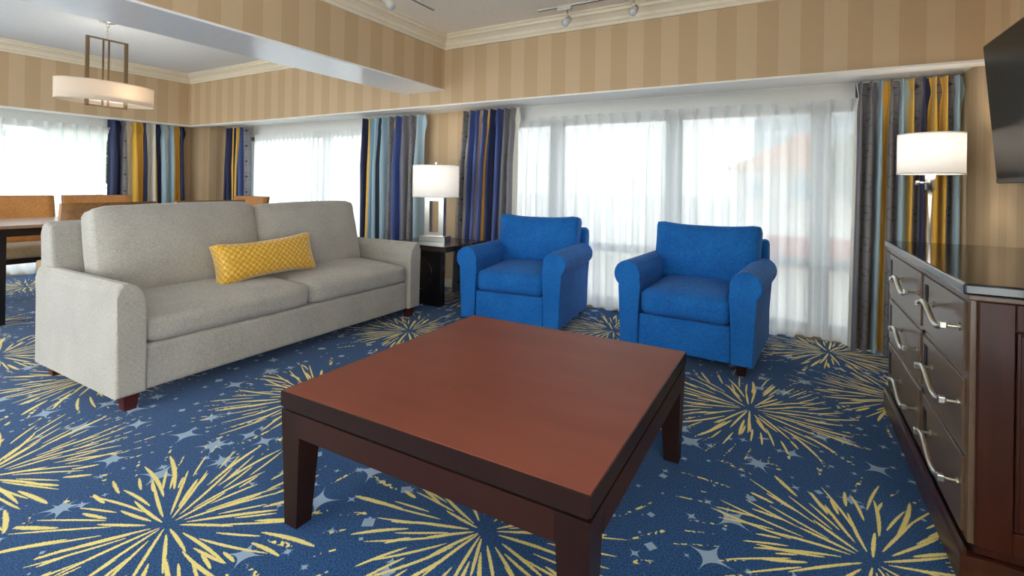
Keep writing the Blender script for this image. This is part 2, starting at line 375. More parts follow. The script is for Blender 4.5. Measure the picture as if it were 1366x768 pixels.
# headers above the windows
struct(box('wall_header_back', (XLH, XR, YH, YH+.13, ZH, ZCD+.1), 'wallpaper'), 'striped wallpaper header above the long window wall')
struct(box('wall_header_left', (XLH-.13, XLH, YR, YH+.13, ZH, ZCD+.1), 'wallpaper'), 'striped wallpaper header above the dining window')
struct(box('trim_1', (XLH-.13, XR, YH-.004, YH+.135, ZH-.012, ZH+.001), 'white_paint'), 'white strip under the back header')
struct(box('trim_2', (XLH-.135, XLH+.004, YR, YH-.004, ZH-.012, ZH+.001), 'white_paint'), 'white strip under the dining header')
bm = bmesh.new(); bbox(bm, XLG, XR, YH+.13, YG, ZREC, ZREC+.12); bbox(bm, XLG, XLH-.13, YR, YH+.13, ZREC, ZREC+.12)
struct(link('ceiling_recess', bm, 'white_paint'), 'white soffit over the curtains')
struct(box('ceiling', (XB1-.02, XR+.1, YR, YH+.02, ZC, ZC+.1), 'ceiling_paint'), 'beige living room ceiling')
struct(box('ceiling_dining', (XLH-.1, XB0+.02, YR, YH+.02, ZCD, ZCD+.1), 'ceiling_dining'), 'white dining room ceiling')
# ceiling beam: white underside slab and papered sides
struct(box('ceiling_beam', (XB0, XB1, YR, YH, ZB+.006, ZCD+.1), 'wallpaper'), 'papered ceiling beam between living and dining rooms')
struct(box('trim_3', (XB0-.002, XB1+.002, YR, YH, ZB, ZB+.014), 'beam_paint'), 'smooth white underside of the ceiling beam')
# crown mouldings
CROWN = [(0, 0), (.0, -.118), (.018, -.118), (.022, -.098), (.032, -.090), (.036, -.066), (.060, -.044), (.082, -.036), (.086, -.018), (.104, -.012), (.104, 0)]
def crown(name, p0, p1, nrm, z, m0=0, m1=0, label=None):
    bm = bmesh.new(); p0, p1 = Vector(p0), Vector(p1); d = (p1-p0).normalized(); nrm = Vector(nrm)
    A = [bm.verts.new((*(p0+nrm*o_+d*o_*m0), z+h_)) for o_, h_ in CROWN]; B = [bm.verts.new((*(p1+nrm*o_-d*o_*m1), z+h_)) for o_, h_ in CROWN]; n = len(A)
    for i in range(n): bm.faces.new((A[i], A[(i+1) % n], B[(i+1) % n], B[i]))
    bm.faces.new(A); bm.faces.new(B); return struct(link(name, bm, 'cream_trim'), label)
crown('trim_4', (XB1, YH), (XR, YH), (0, -1), ZC, 1, 1, 'cream crown moulding over the living room header')
crown('trim_5', (XB1, YR), (XB1, YH), (1, 0), ZC, 0, 1, 'cream crown moulding along the ceiling beam')
crown('trim_6', (XR, YR), (XR, YH), (-1, 0), ZC, 0, 1, 'cream crown moulding over the right wall')
crown('trim_7', (XLH, YR), (XLH, YH), (1, 0), ZCD, 0, 1, 'cream crown moulding along the dining window wall')
crown('trim_8', (XLH, YH), (XB0, YH), (0, -1), ZCD, 1, 1, 'cream crown moulding over the dining back wall')
struct(box('baseboard_back', (-3.75, -2.75, YW-.014, YW, 0, .09), 'cream_trim', None, .004))
struct(box('baseboard_right', (XR-.014, XR, RWY[1]+.1, YW, 0, .09), 'cream_trim', None, .004))

for i_, (a_, b_) in enumerate((W2, W3)): struct(box('trim_%d' % (9+i_), (a_-.05, b_+.05, YW-.012, YW, ZT-.005, ZREC), 'white_paint'), 'white board over window %d behind the sheer' % (i_+2))
struct(box('trim_11', (XLW, XLW+.006, WL[0], WL[1], ZT-.005, ZREC), 'white_paint'), 'white board over the left dining window')
# ------------------------------------------------------------------ windows
def window(name, along, a0, a1, z0, z1, tc, mullions, rail, label, pm='glass_pane'):
    """frame, mullions, rail and one pane per light; tc = plane of the glass"""
    e = bpy.data.objects.new(name, None); C.objects.link(e); struct(e, label); e.empty_display_size = .1
    def bb(a, b, zl, zh, th): return (a, b, tc-th, tc+th, zl, zh) if along == 'x' else (tc-th, tc+th, a, b, zl, zh)
    bm = bmesh.new()
    for q in ((a0, a0+.05, z0, z1), (a1-.05, a1, z0, z1), (a0+.05, a1-.05, z0, z0+.05), (a0+.05, a1-.05, z1-.05, z1)): bbox(bm, *bb(*q, .04))
    link('window_frame', bm, 'frame_metal', e)
    xs = [a0+.05]
    for mx_, ww in mullions:
        box('mullion', bb(mx_-ww/2, mx_+ww/2, z0+.05, z1-.05, .035), 'frame_metal', e); xs += [mx_-ww/2, mx_+ww/2]
    xs.append(a1-.05)
    for i in range(0, len(xs), 2):
        if rail:
            box('rail', bb(xs[i], xs[i+1], rail-.035, rail+.035, .035), 'frame_metal', e)
            box('pane', bb(xs[i], xs[i+1], z0+.05, rail-.035, .004), pm, e); box('pane', bb(xs[i], xs[i+1], rail+.035, z1-.05, .004), pm, e)
        else: box('pane', bb(xs[i], xs[i+1], z0+.05, z1-.05, .004), pm, e)
    return e
window('window_1', 'y', *WL, .06, ZT, XLG+.03, [(.2, .09), (1.75, .09)], .62, 'dining window behind the sheer on the left wall', 'glass_dining')
window('window_2', 'x', *W2, .06, ZT, YG, [(-5.35, .1)], .62, 'dining window beside the papered column', 'glass_dining')
window('window_3', 'x', *W3, .04, ZT, YG, [(-2.02, .13), (-.9, .13), (.19, .13)], .555, 'tall living room window behind the armchairs')
window('fill_window_5', 'y', *RWY, .1, 2.2, XR+.06, [(-1.0, .08)], 0, 'added fill light window in the right wall behind the camera', 'glass_clear')  # unseen opening, added to light the beam and sofa from the right
window('fill_window_4', 'x', *RW, .1, 2.42, YR-.08, [(-4.9, .08), (-3.2, .08)], 0, 'added fill light window in the rear wall', 'glass_clear')  # unseen opening, added to bring fill daylight in from behind

# ------------------------------------------------------------------ curtains
def cloth(name, p0, p1, q0, q1, z0, z1, nf, amp, nrm, mat, parent, stripes=None, pinch=True, seed=1, rows=16, per=12, hem=0.0):
    """hanging cloth: top edge p0-p1 at z1, bottom edge q0-q1 at z0, nf folds"""
    rg = random.Random(seed); p0, p1, q0, q1, nrm = map(Vector, (p0, p1, q0, q1, nrm)); d = (p1-p0).normalized()
    fa = [rg.uniform(.75, 1.15) for _ in range(nf+2)]; fs = [rg.uniform(-.16, .16) for _ in range(nf+2)]
    cols = nf*per; zz = [0, .015, .03, .045, .06, .08, .105, .135]+[.135+.865*(i+1)/(rows-5) for i in range(rows-5)]
    bm = bmesh.new(); uvl = bm.loops.layers.uv.new(); G = []; W = (p1-p0).length
    for k in zz:
        z = z1+(z0-z1)*k; row = []
        for i in range(cols+1):
            s_ = i/cols; x = s_*nf; f = int(x); fr = x-f; w0 = 1-k
            ampk = fa[f]*(1-fr)+fa[f+1]*fr; sh = fs[f]*(1-fr)+fs[f+1]*fr
            smooth = .5-.5*math.cos(2*math.pi*fr)                 # 1 at the middle of each fold
            spike = smooth**3 if pinch else smooth; pn = math.exp(-((k-.05)/.035)**2)
            g = min(1, max(0, (k-.03)/.25)); off = amp*((1-g)*spike*.8+g*(smooth*ampk+.18*math.sin(x*2.1+k*2.5+seed)))
            along = (.55*(.5-fr)*pn*(1 if pinch else 0)+.10*math.sin(4*math.pi*fr)*g+sh*.6*g*math.sin(math.pi*fr))*W/nf
            a = p0.lerp(p1, s_); b = q0.lerp(q1, s_); c_ = a.lerp(b, k**1.2)+nrm*off+d*along
            zd = z+(hem*math.sin(x*1.7+seed)*k if k == 1 else 0)
            row.append(bm.verts.new((c_.x, c_.y, zd)))
        G.append(row)
    bnd = None
    if stripes:
        tot = sum(w_ for _, w_ in stripes); acc = 0; bnd = []
        for i, (k_, w_) in enumerate(stripes): bnd.append((acc/tot, (acc+w_)/tot, i)); acc += w_
        mats = ['drape_'+k_ for k_ in dict.fromkeys(k_ for k_, _ in stripes)]; order = {m_: i for i, m_ in enumerate(mats)}
    for j in range(len(G)-1):
        for i in range(cols):
            f = bm.faces.new((G[j][i], G[j][i+1], G[j+1][i+1], G[j+1][i])); mid = (i+.5)/cols; ctr = .5
            if bnd:
                a, b, q = next(t_ for t_ in bnd if t_[0] <= mid < t_[1]+1e-9); f.material_index = order['drape_'+stripes[q][0]]; ctr = (a+b)/2
            for lp, (ii, jj) in zip(f.loops, ((i, j), (i+1, j), (i+1, j+1), (i, j+1))):
                lp[uvl].uv = ((ii/cols-ctr)*W*1.9, z1+(z0-z1)*zz[jj])
    return link(name, bm, mats if bnd else mat, parent, True)
def drape(label, p0, p1, q0, q1, nf, nrm, stripes, seed, amp=.10, z1=1.875):
    e = thing('striped_drape', label, 'curtain', ((q0[0]+q1[0])/2, (q0[1]+q1[1])/2, 0), 0, 'striped pinch pleat drapes'); o = Vector(e.location).to_2d()
    L = lambda v: tuple(Vector(v)-o)
    cloth('drape_cloth', L(p0), L(p1), L(q0), L(q1), .012, z1, nf, amp, nrm, None, e, stripes, True, seed)
    P0, P1, N = Vector(L(p0)), Vector(L(p1)), Vector(nrm); bm = bmesh.new()
    a, b = P0-N*.004, P1-N*.004; vs = [bm.verts.new((*a, z1-.10)), bm.verts.new((*b, z1-.10)), bm.verts.new((*b, z1)), bm.verts.new((*a, z1))]; bm.faces.new(vs)
    g = bmesh.ops.extrude_face_region(bm, geom=bm.faces[:])
    for v in g['geom']:
        if isinstance(v, bmesh.types.BMVert): v.co += Vector((-N.x*.003, -N.y*.003, 0))
    link('heading_tape', bm, 'drape_slate', e)
    return e
YD = 4.222
drape('striped drape with grey compass leading edge, beside the tall chest of drawers', (.385, YD), (.955, YD), (.36, YD), (.955, YD), 10, (0, -1),
      [('white', .015), ('navy', .03), ('grey', .19), ('lblue', .09), ('yellow', .05), ('grey', .10), ('lblue', .09), ('yellow', .05), ('grey', .09), ('navy', .08), ('yellow', .07), ('grey', .035), ('yellow', .06), ('grey', .085), ('lblue', .08)], 3)
drape('striped drape with blue folds behind the left armchair', (-2.98, YD), (-2.33, YD), (-3.06, YD), (-2.36, YD), 8, (0, -1),
      [('grey', .2), ('blue', .14), ('peach', .03), ('blue', .10), ('yellow', .06), ('navy', .09), ('blue', .12), ('slate', .08), ('grey', .16), ('white', .03)], 5)
drape('striped drape with pale blue folds behind the white table lamp', (-4.43, YD), (-3.5, YD), (-4.43, YD), (-3.5, YD), 9, (0, -1),
      [('navy', .13), ('yellow', .05), ('lblue', .12), ('slate', .03), ('lblue', .12), ('grey', .10), ('yellow', .04), ('blue', .15), ('grey', .20), ('lblue', .08)], 8)
drape('narrow navy and yellow striped drape right of the dining corner', (-7.12, YD-.02), (-6.62, YD-.02), (-7.12, YD-.02), (-6.55, YD-.02), 6, (0, -1),
      [('navy', .14), ('peach', .08), ('navy', .08), ('yellow', .13), ('navy', .10), ('yellow', .09), ('navy', .07), ('blue', .2), ('grey', .12)], 11)
XD = -7.565
drape('striped drape with white and yellow folds on the left dining wall', (XD, 2.90), (XD, 3.80), (XD, 2.90), (XD, 3.84), 8, (1, 0),
      [('navy', .15), ('grey', .08), ('white', .05), ('yellow', .15), ('navy', .06), ('white', .10), ('yellow', .03), ('navy', .06), ('lblue', .08), ('white', .03), ('lblue', .06), ('yellow', .10), ('navy', .09)], 14)
def sheer(label, p0, p1, nf, nrm, seed, z0=.02, amp=.06):
    e = thing('sheer_curtain', label, 'curtain', ((p0[0]+p1[0])/2, (p0[1]+p1[1])/2, 0), 0, 'white sheer curtains'); o = Vector(e.location).to_2d()
    L = lambda v: tuple(Vector(v)-o)
    cloth('sheer_cloth', L(p0), L(p1), L(p0), L(p1), z0, 1.785, nf, amp, nrm, 'sheer', e, None, True, seed, 12, 10, .01)
    P0, P1, N = Vector(L(p0)), Vector(L(p1)), Vector(nrm); bm = bmesh.new(); a, b = P0+N*.0, P1+N*.0
    bmv = [bm.verts.new((*a, 1.782)), bm.verts.new((*b, 1.782)), bm.verts.new((*b, 1.895)), bm.verts.new((*a, 1.895))]; bm.faces.new(bmv)
    link('heading_band', bm, 'sheer_heading', e); return e
YS = 4.32
sheer('white sheer curtain across the tall living room window behind both armchairs', (-2.42, YS), (.42, YS), 24, (0, -1), 21)
sheer('white sheer curtain over the dining window behind the sofa cushions', (-6.68, YS), (-4.38, YS), 26, (0, -1), 22)
sheer('white sheer curtain over the dining window on the left wall', (-7.66, -.2), (-7.66, 2.93), 24, (1, 0), 23)

# ------------------------------------------------------------------ coffee table
tx0, tx1, ty0, ty1, tz = -1.444, -.373, 1.034, 2.152, .438
cx, cy = (tx0+tx1)/2, (ty0+ty1)/2; hx, hy = (tx1-tx0)/2, (ty1-ty0)/2
e = thing('coffee_table', 'large square reddish brown wooden coffee table with tapered legs', 'coffee table', (cx, cy, 0))
box('tabletop', (-hx+.004, hx-.004, -hy+.004, hy-.004, tz-.05, tz), 'table_top_wood', e, .002)
for s_ in (-1, 1):      # thin edge strips in the dark leg wood
    box('edge_band', (-hx, hx, s_*(hy-.002)-.002, s_*(hy-.002)+.002, tz-.05, tz-.001), 'leg_wood', e)
    box('edge_band', (s_*(hx-.002)-.002, s_*(hx-.002)+.002, -hy+.004, hy-.004, tz-.05, tz-.001), 'leg_wood', e)
box('recess_strip', (-hx+.012, hx-.012, -hy+.012, hy-.012, tz-.062, tz-.05), 'near_black', e)
for s_ in (-1, 1):
    box('apron', (-hx+.09, hx-.09, s_*(hy-.014)-.012, s_*(hy-.014)+.012, tz-.135, tz-.062), 'table_wood', e)
    box('apron', (s_*(hx-.014)-.012, s_*(hx-.014)+.012, -hy+.09, hy-.09, tz-.135, tz-.062), 'table_wood', e)
for sx in (-1, 1):
    for sy in (-1, 1): taper_leg('leg', sx*(hx-.047), sy*(hy-.047), 0, tz-.062, .09, .058, 'leg_wood', e, -sx*-.006, -sy*-.006)

# ------------------------------------------------------------------ sofa (local: origin at front left foot corner; +y along the sofa)
sx0, sx1, sy0, sy1 = -3.724, -2.744, 1.10, 3.274
sofa = thing('sofa', 'light grey linen two seat sofa with loose back cushions', 'sofa', (sx1, sy0, 0))
SD, SL = sx1-sx0, sy1-sy0
def sofa_arm(y_in, y_out):
    sgn = 1 if y_out > y_in else -1; T = abs(y_out-y_in); prof = []
    pr = [(T, .08), (T, .56), (T*.96, .60), (T*.82, .622), (T*.62, .622), (T*.36, .606), (T*.14, .575), (.012, .53), (0, .47), (0, .08)]
    pts = [(y_in+sgn*a, z) for a, z in pr]
    return prism('arm', pts, -SD, 0, 'x', 'sofa_linen', sofa, .014)
sofa_arm(.13, 0); sofa_arm(SL-.13, SL)
box('base', (-SD+.08, -.03, .133, SL-.133, .075, .30), 'sofa_linen', sofa, .018, 3)
prism('back_frame', [(-SD, .085), (-SD-.03, .80), (-SD-.025, .85), (-SD+.02, .872), (-SD+.09, .85), (-SD+.20, .30), (-SD+.20, .085)], .03, SL-.03, 'y', 'sofa_linen', sofa, .02)
mid = SL/2
for a, b in ((.135, mid+.01), (mid+.015, SL-.135)):
    cushion('seat_cushion', (.76, b-a, .155), 'sofa_linen', sofa, (-.40, (a+b)/2, .385), (0, R(2.5), 0), .05, (.012, .004, .022), 12, .002)
for a, b, dz in ((.13, mid-.0, 0), (mid+.01, SL-.16, -.012)):
    cushion('back_cushion', (.19, b-a, .53), 'sofa_linen', sofa, (-.66, (a+b)/2, .695+dz), (0, R(-13), 0), .05, (.06, .008, .02), 12, .006)
for x, y in ((-.06, .075), (-.06, SL-.075), (-SD+.08, .075), (-SD+.08, SL-.075)): taper_leg('leg', x, y, 0, .082, .07, .05, 'foot_wood', sofa)

# yellow lumbar pillow
p_ = thing('lumbar_pillow', 'rectangular golden yellow velvet pillow with checked weave on the sofa', 'pillow', (-3.11, 2.10, .475))
cushion('pillow_cover', (.66, .12, .25), 'pillow_velvet', p_, (0, 0, .125), (R(-16), R(-3), R(86)), .05, (-.012, .035, -.012), 14, .002, (17, 6.5), .02)

# ------------------------------------------------------------------ armchairs (local: origin at the middle of the front, +y to the back)
def armchair(label, loc, rz):
    e = thing('armchair', label, 'armchair', loc, rz, 'blue rolled arm armchairs'); BW, D = .82, .90
    for s_ in (-1, 1):
        xin, xo = s_*(BW/2-.125), s_*BW/2; c_ = (s_*(BW/2-.045), .535); rr = .092
        pts = [(xin, .065), (xo, .065), (xo, .465)]
        for k in range(15):
            a = R(-50+k*(250/14)); pts.append((c_[0]+s_*rr*math.cos(a), c_[1]+rr*math.sin(a)))
        pts.append((xin, .47)); q = prism('arm', pts, 0, D-.10, 'y', 'blue_linen', e, .012)
    box('base', (-BW/2+.128, BW/2-.128, .012, D-.1, .065, .285), 'blue_linen', e, .012, 3)
    prism('back_frame', [(D-.22, .065), (D-.22, .30), (D-.13, .70), (D-.10, .745), (D-.05, .755), (D, .735), (D+.01, .68), (D-.03, .065)], -BW/2+.012, BW/2-.012, 'x', 'blue_linen', e, .025)
    cushion('seat_cushion', (BW-.262, .64, .165), 'blue_linen', e, (0, .322, .375), (R(2), 0, 0), .045, (.004, .012, .028), 11, .002)
    cushion('back_cushion', (BW-.11, .19, .44), 'blue_linen', e, (0, .66, .625), (R(-13), 0, 0), .05, (.008, .05, -.012), 12, .003, None, .018)
    for x in (-BW/2+.07, BW/2-.07):
        for y in (.06, D-.1): taper_leg('leg', x, y, 0, .068, .06, .045, 'leg_wood', e)
    return e
armchair('blue linen armchair with rolled arms next to the dark end table', (-1.875, 3.265, 0), R(6))
armchair('blue linen armchair with rolled arms nearest the chest of drawers', (-.59, 3.235, 0), R(-4))

# ------------------------------------------------------------------ end table with ring cut-out panels
ex0, ex1, ey0, ey1, ez = -3.32, -2.60, 3.44, 4.09, .572
e = thing('end_table', 'dark wood end table with round cut-out panels in the corner beside the sofa', 'end table', ((ex0+ex1)/2, (ey0+ey1)/2, 0))
hx, hy = (ex1-ex0)/2, (ey1-ey0)/2
box('tabletop', (-hx, hx, -hy, hy, ez-.048, ez), 'end_table_wood', e, .003)
def holed_panel(y, w0, w1):
    bm = bmesh.new(); n = 32; zc, rr, H = .285, .15, ez-.048; cxx = (w0+w1)/2; L = []
    for yy in (y-.02, y+.02):
        inner = [bm.verts.new((cxx+rr*math.cos(2*math.pi*i/n), yy, zc+rr*math.sin(2*math.pi*i/n))) for i in range(n)]; outer = []
        for i in range(n):
            c_, s_ = math.cos(2*math.pi*i/n), math.sin(2*math.pi*i/n); hw = (w1-w0)/2
            k = min(hw/abs(c_) if abs(c_) > 1e-6 else 9, ((H-zc) if s_ > 0 else zc)/abs(s_) if abs(s_) > 1e-6 else 9)
            outer.append(bm.verts.new((cxx+k*c_, yy, zc+k*s_)))
        for co_ in ((w0, 0), (w1, 0), (w0, H), (w1, H)):
            v = min(outer, key=lambda q: (q.co.x-co_[0])**2+(q.co.z-co_[1])**2); v.co = (co_[0], yy, co_[1])
        for i in range(n): bm.faces.new((inner[i], inner[(i+1) % n], outer[(i+1) % n], outer[i]))
        L.append((inner, outer))
    for k in (0, 1):
        for i in range(n): bm.faces.new((L[0][k][i], L[0][k][(i+1) % n], L[1][k][(i+1) % n], L[1][k][i]))
    o = link('panel_leg', bm, 'black_wood', e)
    bm = bmesh.new(); pts = [(cxx+(rr+.006)*math.cos(2*math.pi*i/40), y-.022, zc+(rr+.006)*math.sin(2*math.pi*i/40)) for i in range(41)]
    tube(bm, pts, .008, 6); r_ = link('ring', bm, 'end_table_wood', o, True)
holed_panel(-hy+.16, -hx+.05, hx-.17); box('inner_panel', (-hx+.05, hx-.19, -hy+.21, -hy+.24, 0, ez-.048), 'end_table_wood', e)
box('shelf_panel', (-hx+.05, -hx+.09, -hy+.18, hy-.14, 0, ez-.048), 'black_wood', e)

# table lamp
def shade(parent, rx, ry, z0, z1, mat, taper=1.0, diff=None):
    bm = bmesh.new(); lathe(bm, [(taper, z0), (1, z1)], 48, (0, 0), rx, ry); lathe(bm, [(taper*.985, z0), (.985, z1)], 48, (0, 0), rx, ry)
    o = link('lamp_shade', bm, mat, parent, True)
    for z in (z0, z1):
        bm = bmesh.new()
        k = taper if z == z0 else 1; tube(bm, [(rx*k*math.cos(2*math.pi*i/48), ry*k*math.sin(2*math.pi*i/48), z) for i in range(49)], .0035, 6)
        link('rim', bm, mat, o, True)
    if diff is not None:
        bm = bmesh.new(); lathe(bm, [(.001, diff), (.95, diff)], 40, (0, 0), rx, ry); link('diffuser', bm, 'lamp_linen', o)
    return o
def bulb(parent, z, watts, loc, col=(1, .9, .78)):
    bm = bmesh.new(); bmesh.ops.create_uvsphere(bm, u_segments=16, v_segments=10, radius=.03); o = link('bulb', bm, 'lens_glass', parent, True); o.location = (0, 0, z-.07)
    bm = bmesh.new(); cyl(bm, (0, 0, z-.16), (0, 0, z-.10), .014); link('socket', bm, 'nickel', parent)
    li = bpy.data.lights.new('lamp_glow', 'POINT'); li.energy = watts; li.color = col; li.shadow_soft_size = .05
    q = bpy.data.objects.new('lamp_glow', li); C.objects.link(q); q.parent = parent; q.location = (0, 0, z)
lx, ly = -2.985, 3.77
e = thing('table_lamp', 'chrome table lamp with open rectangular stem and white drum shade', 'lamp', (lx, ly, ez), R(12))
bm = bmesh.new(); bbox(bm, -.135, .135, -.075, .075, 0, .05, .003); link('base', bm, 'chrome', e)
bm = bmesh.new()
for b in ((-.10, -.048, 0), (.048, .10, 0)): bbox(bm, b[0], b[1], -.03, .03, .05, .42)
bbox(bm, -.048, .048, -.03, .03, .05, .085); bbox(bm, -.048, .048, -.03, .03, .385, .42)
link('stem_frame', bm, 'chrome', e)
bm = bmesh.new(); cyl(bm, (0, 0, .42), (0, 0, .74), .006); link('harp_rod', bm, 'chrome', e)
shade(e, .232, .17, .425, .725, 'lamp_linen')
bm = bmesh.new(); cyl(bm, (0, 0, .725), (0, 0, .75), .008, .004); bm2 = bmesh.ops.create_uvsphere(bm, u_segments=12, v_segments=8, radius=.012, matrix=Matrix.Translation((0, 0, .755))); link('finial', bm, 'chrome', e, True)
bulb(e, .62, 1.5, None)

# floor lamp behind the dresser
e = thing('floor_lamp', 'slim chrome floor lamp with white drum shade behind the chest of drawers', 'lamp', (.688, 3.62, 0))
bm = bmesh.new(); lathe(bm, [(.001, 0), (.14, 0), (.14, .018), (.13, .026), (.012, .032), (.001, .032)], 36); link('base', bm, 'chrome', e, True)
bm = bmesh.new(); cyl(bm, (0, 0, .03), (0, 0, 1.15), .0115); link('pole', bm, 'chrome', e, True)
bm = bmesh.new(); cyl(bm, (0, 0, 1.13), (0, 0, 1.235), .024); link('socket_sleeve', bm, 'chrome', e, True)
bm = bmesh.new(); cyl(bm, (-.02, -.01, 1.17), (-.055, -.02, 1.17), .006); cyl(bm, (-.055, -.02, 1.17), (-.068, -.024, 1.17), .012); link('switch', bm, 'chrome', e, True)
shade(e, .152, .152, 1.222, 1.446, 'lamp_linen')
bulb(e, 1.37, 1.3, None)

# ------------------------------------------------------------------ chest of drawers (front faces -x)
dx, dxe, dy0, dy1, dz = .455, .955, 1.885, 3.19, .862
e = thing('chest_of_drawers', 'dark wood six drawer chest with black stone top and wavy handles', 'dresser', (dx, dy0, 0))
DL, DD = dy1-dy0, dxe-dx
box('body', (.012, DD, .0, DL, .09, dz-.032), 'dresser_side', e, .002)
box('top', (-.025, DD+.01, -.035, DL+.035, dz-.032, dz), 'dresser_stone', e, .006)
box('cornice', (-.012, DD, -.016, DL+.016, dz-.05, dz-.032), 'dresser_front', e, .004)
prism('plinth', [(-.022, 0), (DD, 0), (DD, .085), (-.008, .085), (-.008, .105), (-.014, .115), (-.016, .095), (-.022, .085)], -.018, DL+.018, 'y', 'plinth_wood', e)
# near side: frame and sunken panel
bm = bmesh.new()
for q in ((.012, .09, .115, dz-.05), (DD-.08, DD, .115, dz-.05), (.09, DD-.08, .115, .18), (.09, DD-.08, dz-.125, dz-.05)): bbox(bm, q[0], q[1], -.014, .002, q[2], q[3], .003, 1)
link('side_frame', bm, 'dresser_side', e)
bm = bmesh.new()
for q in ((.094, .104, .184, dz-.129), (DD-.094, DD-.084, .184, dz-.129), (.104, DD-.094, .184, .194), (.104, DD-.094, dz-.139, dz-.129)): bbox(bm, q[0], q[1], -.007, .002, q[2], q[3], .002, 1)
link('side_moulding', bm, 'dresser_side', e)
# face frame and drawers
ymid = .555
bm = bmesh.new()
for q in ((.0, .028, .115, dz-.05), (ymid-.02, ymid+.02, .115, dz-.05), (DL-.028, DL, .115, dz-.05)): bbox(bm, -.002, .014, q[0], q[1], q[2], q[3])
rows = [.115, .36, .585, dz-.05]
for z in rows: bbox(bm, -.002, .0135, .028, DL-.028, max(.115, z-.011), min(dz-.05, z+.011))
link('face_frame', bm, 'dresser_front', e)
def wavy_handle(parent, y0_, y1_, z):
    bm = bmesh.new(); n = 22; L = y1_-y0_; pts = []
    for i in range(n+1):
        k = i/n; pts.append((-.052, y0_+L*k, z-.021*math.sin(2*math.pi*k)))
    tube(bm, pts, lambda k: .0062+.003*math.sin(math.pi*k), 10); h = link('handle', bm, 'nickel', parent, True)
    for y in (y0_, y1_):
        bm = bmesh.new(); bbox(bm, -.060, -.042, y-.010, y+.010, z-.010, z+.010, .003); cyl(bm, (-.041, y, z), (-.012, y, z), .005, n=10); cyl(bm, (-.015, y, z), (-.0105, y, z), .011, n=12); link('handle_post', bm, 'nickel', parent)
for (a, b) in ((.03, ymid-.022), (ymid+.022, DL-.03)):
    for k in range(3):
        z0, z1 = rows[k]+.012, rows[k+1]-.012
        d = box('drawer', (-.010, .01, a, b, z0, z1), 'dresser_front', e, .003)
        zc = (z0+z1)/2+.02
        box('dark_strip', (-.0115, -.009, b-.075, b-.03, zc-.055, zc+.055), 'near_black', d)  # near-black strip at the far end of the drawer face
        wavy_handle(d, a+.03 if a < .1 else a+.035, a+.36, zc)

# ------------------------------------------------------------------ television on a tilting bracket
e = thing('television', 'large flat black television tilted down on the right wall', 'television', (.905, 2.76, 1.166))
tvr = bpy.data.objects.new('panel_tilt', None)
bpy.data.objects.remove(tvr)
Mt = Matrix.Rotation(R(-5), 4, 'Y')
def tvpart(name, b, mat, bevel=0):
    bm = bmesh.new(); bbox(bm, *b, bevel=bevel); bmesh.ops.transform(bm, matrix=Mt, verts=bm.verts[:]); return link(name, bm, mat, e)
tvpart('housing', (0, .035, -.62, .62, 0, .705), 'black_glass_edge', .004)
tvpart('screen', (-.003, .001, -.608, .608, .028, .695), 'tv_screen')
tvpart('lower_bezel', (-.004, .001, -.615, .615, .004, .024), 'track_dark')
bm = bmesh.new(); bbox(bm, .028, .075, -.15, .15, .2, .5); link('wall_bracket', bm, 'black_glass_edge', e)

# ------------------------------------------------------------------ track lights on the ceiling
def track(label, p0, p1):
    p0, p1 = Vector(p0), Vector(p1); m_ = (p0+p1)/2; e = thing('light_track', label, 'track light', (m_.x, m_.y, ZC), 0, 'ceiling light tracks'); d = (p1-p0)/2
    sx, sy = (abs(d.x), .009) if abs(d.x) > abs(d.y) else (.009, abs(d.y))
    box('track_channel', (-sx, sx, -sy, sy, -.012, 0), 'track_grey', e)
    box('track_slot', (-sx+.002, sx-.002, -sy+.003 if sy < .02 else -sy+.002, sy-.003 if sy < .02 else sy-.002, -.0135, -.0115), 'track_dark', e)
track('thin light track on the ceiling along the window header', (-1.74, 3.43), (.6, 3.43))
track('thin light track on the ceiling along the beam', (-2.45, .6), (-2.45, 3.04))
def spot(label, x, y, along):
    e = thing('track_spotlight', label, 'spotlight', (x, y, ZC-.012), 0 if along == 'x' else R(90), 'track spotlights')
    box('adapter', (-.055, .055, -.017, .017, -.028, -.001), 'track_grey', e, .003)
    bm = bmesh.new(); cyl(bm, (.02, 0, -.028), (.02, 0, -.10), .006); cyl(bm, (.02, 0, -.09), (.02, -.0, -.105), .012); link('stem', bm, 'chrome', e, True)
    bm = bmesh.new(); cyl(bm, (.02, .03, -.085), (.02, -.035, -.135), .024, .03, 20); h = link('head', bm, 'track_grey', e, True)
    bm = bmesh.new(); cyl(bm, (.02, -.0345, -.1345), (.02, -.037, -.137), .024, .022, 20); link('lens', bm, 'lens_glass', h, True)
spot('small spotlight on the header track, left of its neighbour', -1.51, 3.43, 'x')
spot('small spotlight on the header track, right of its neighbour', -1.00, 3.43, 'x')
spot('small spotlight on the track along the beam', -2.45, 2.52, 'y')

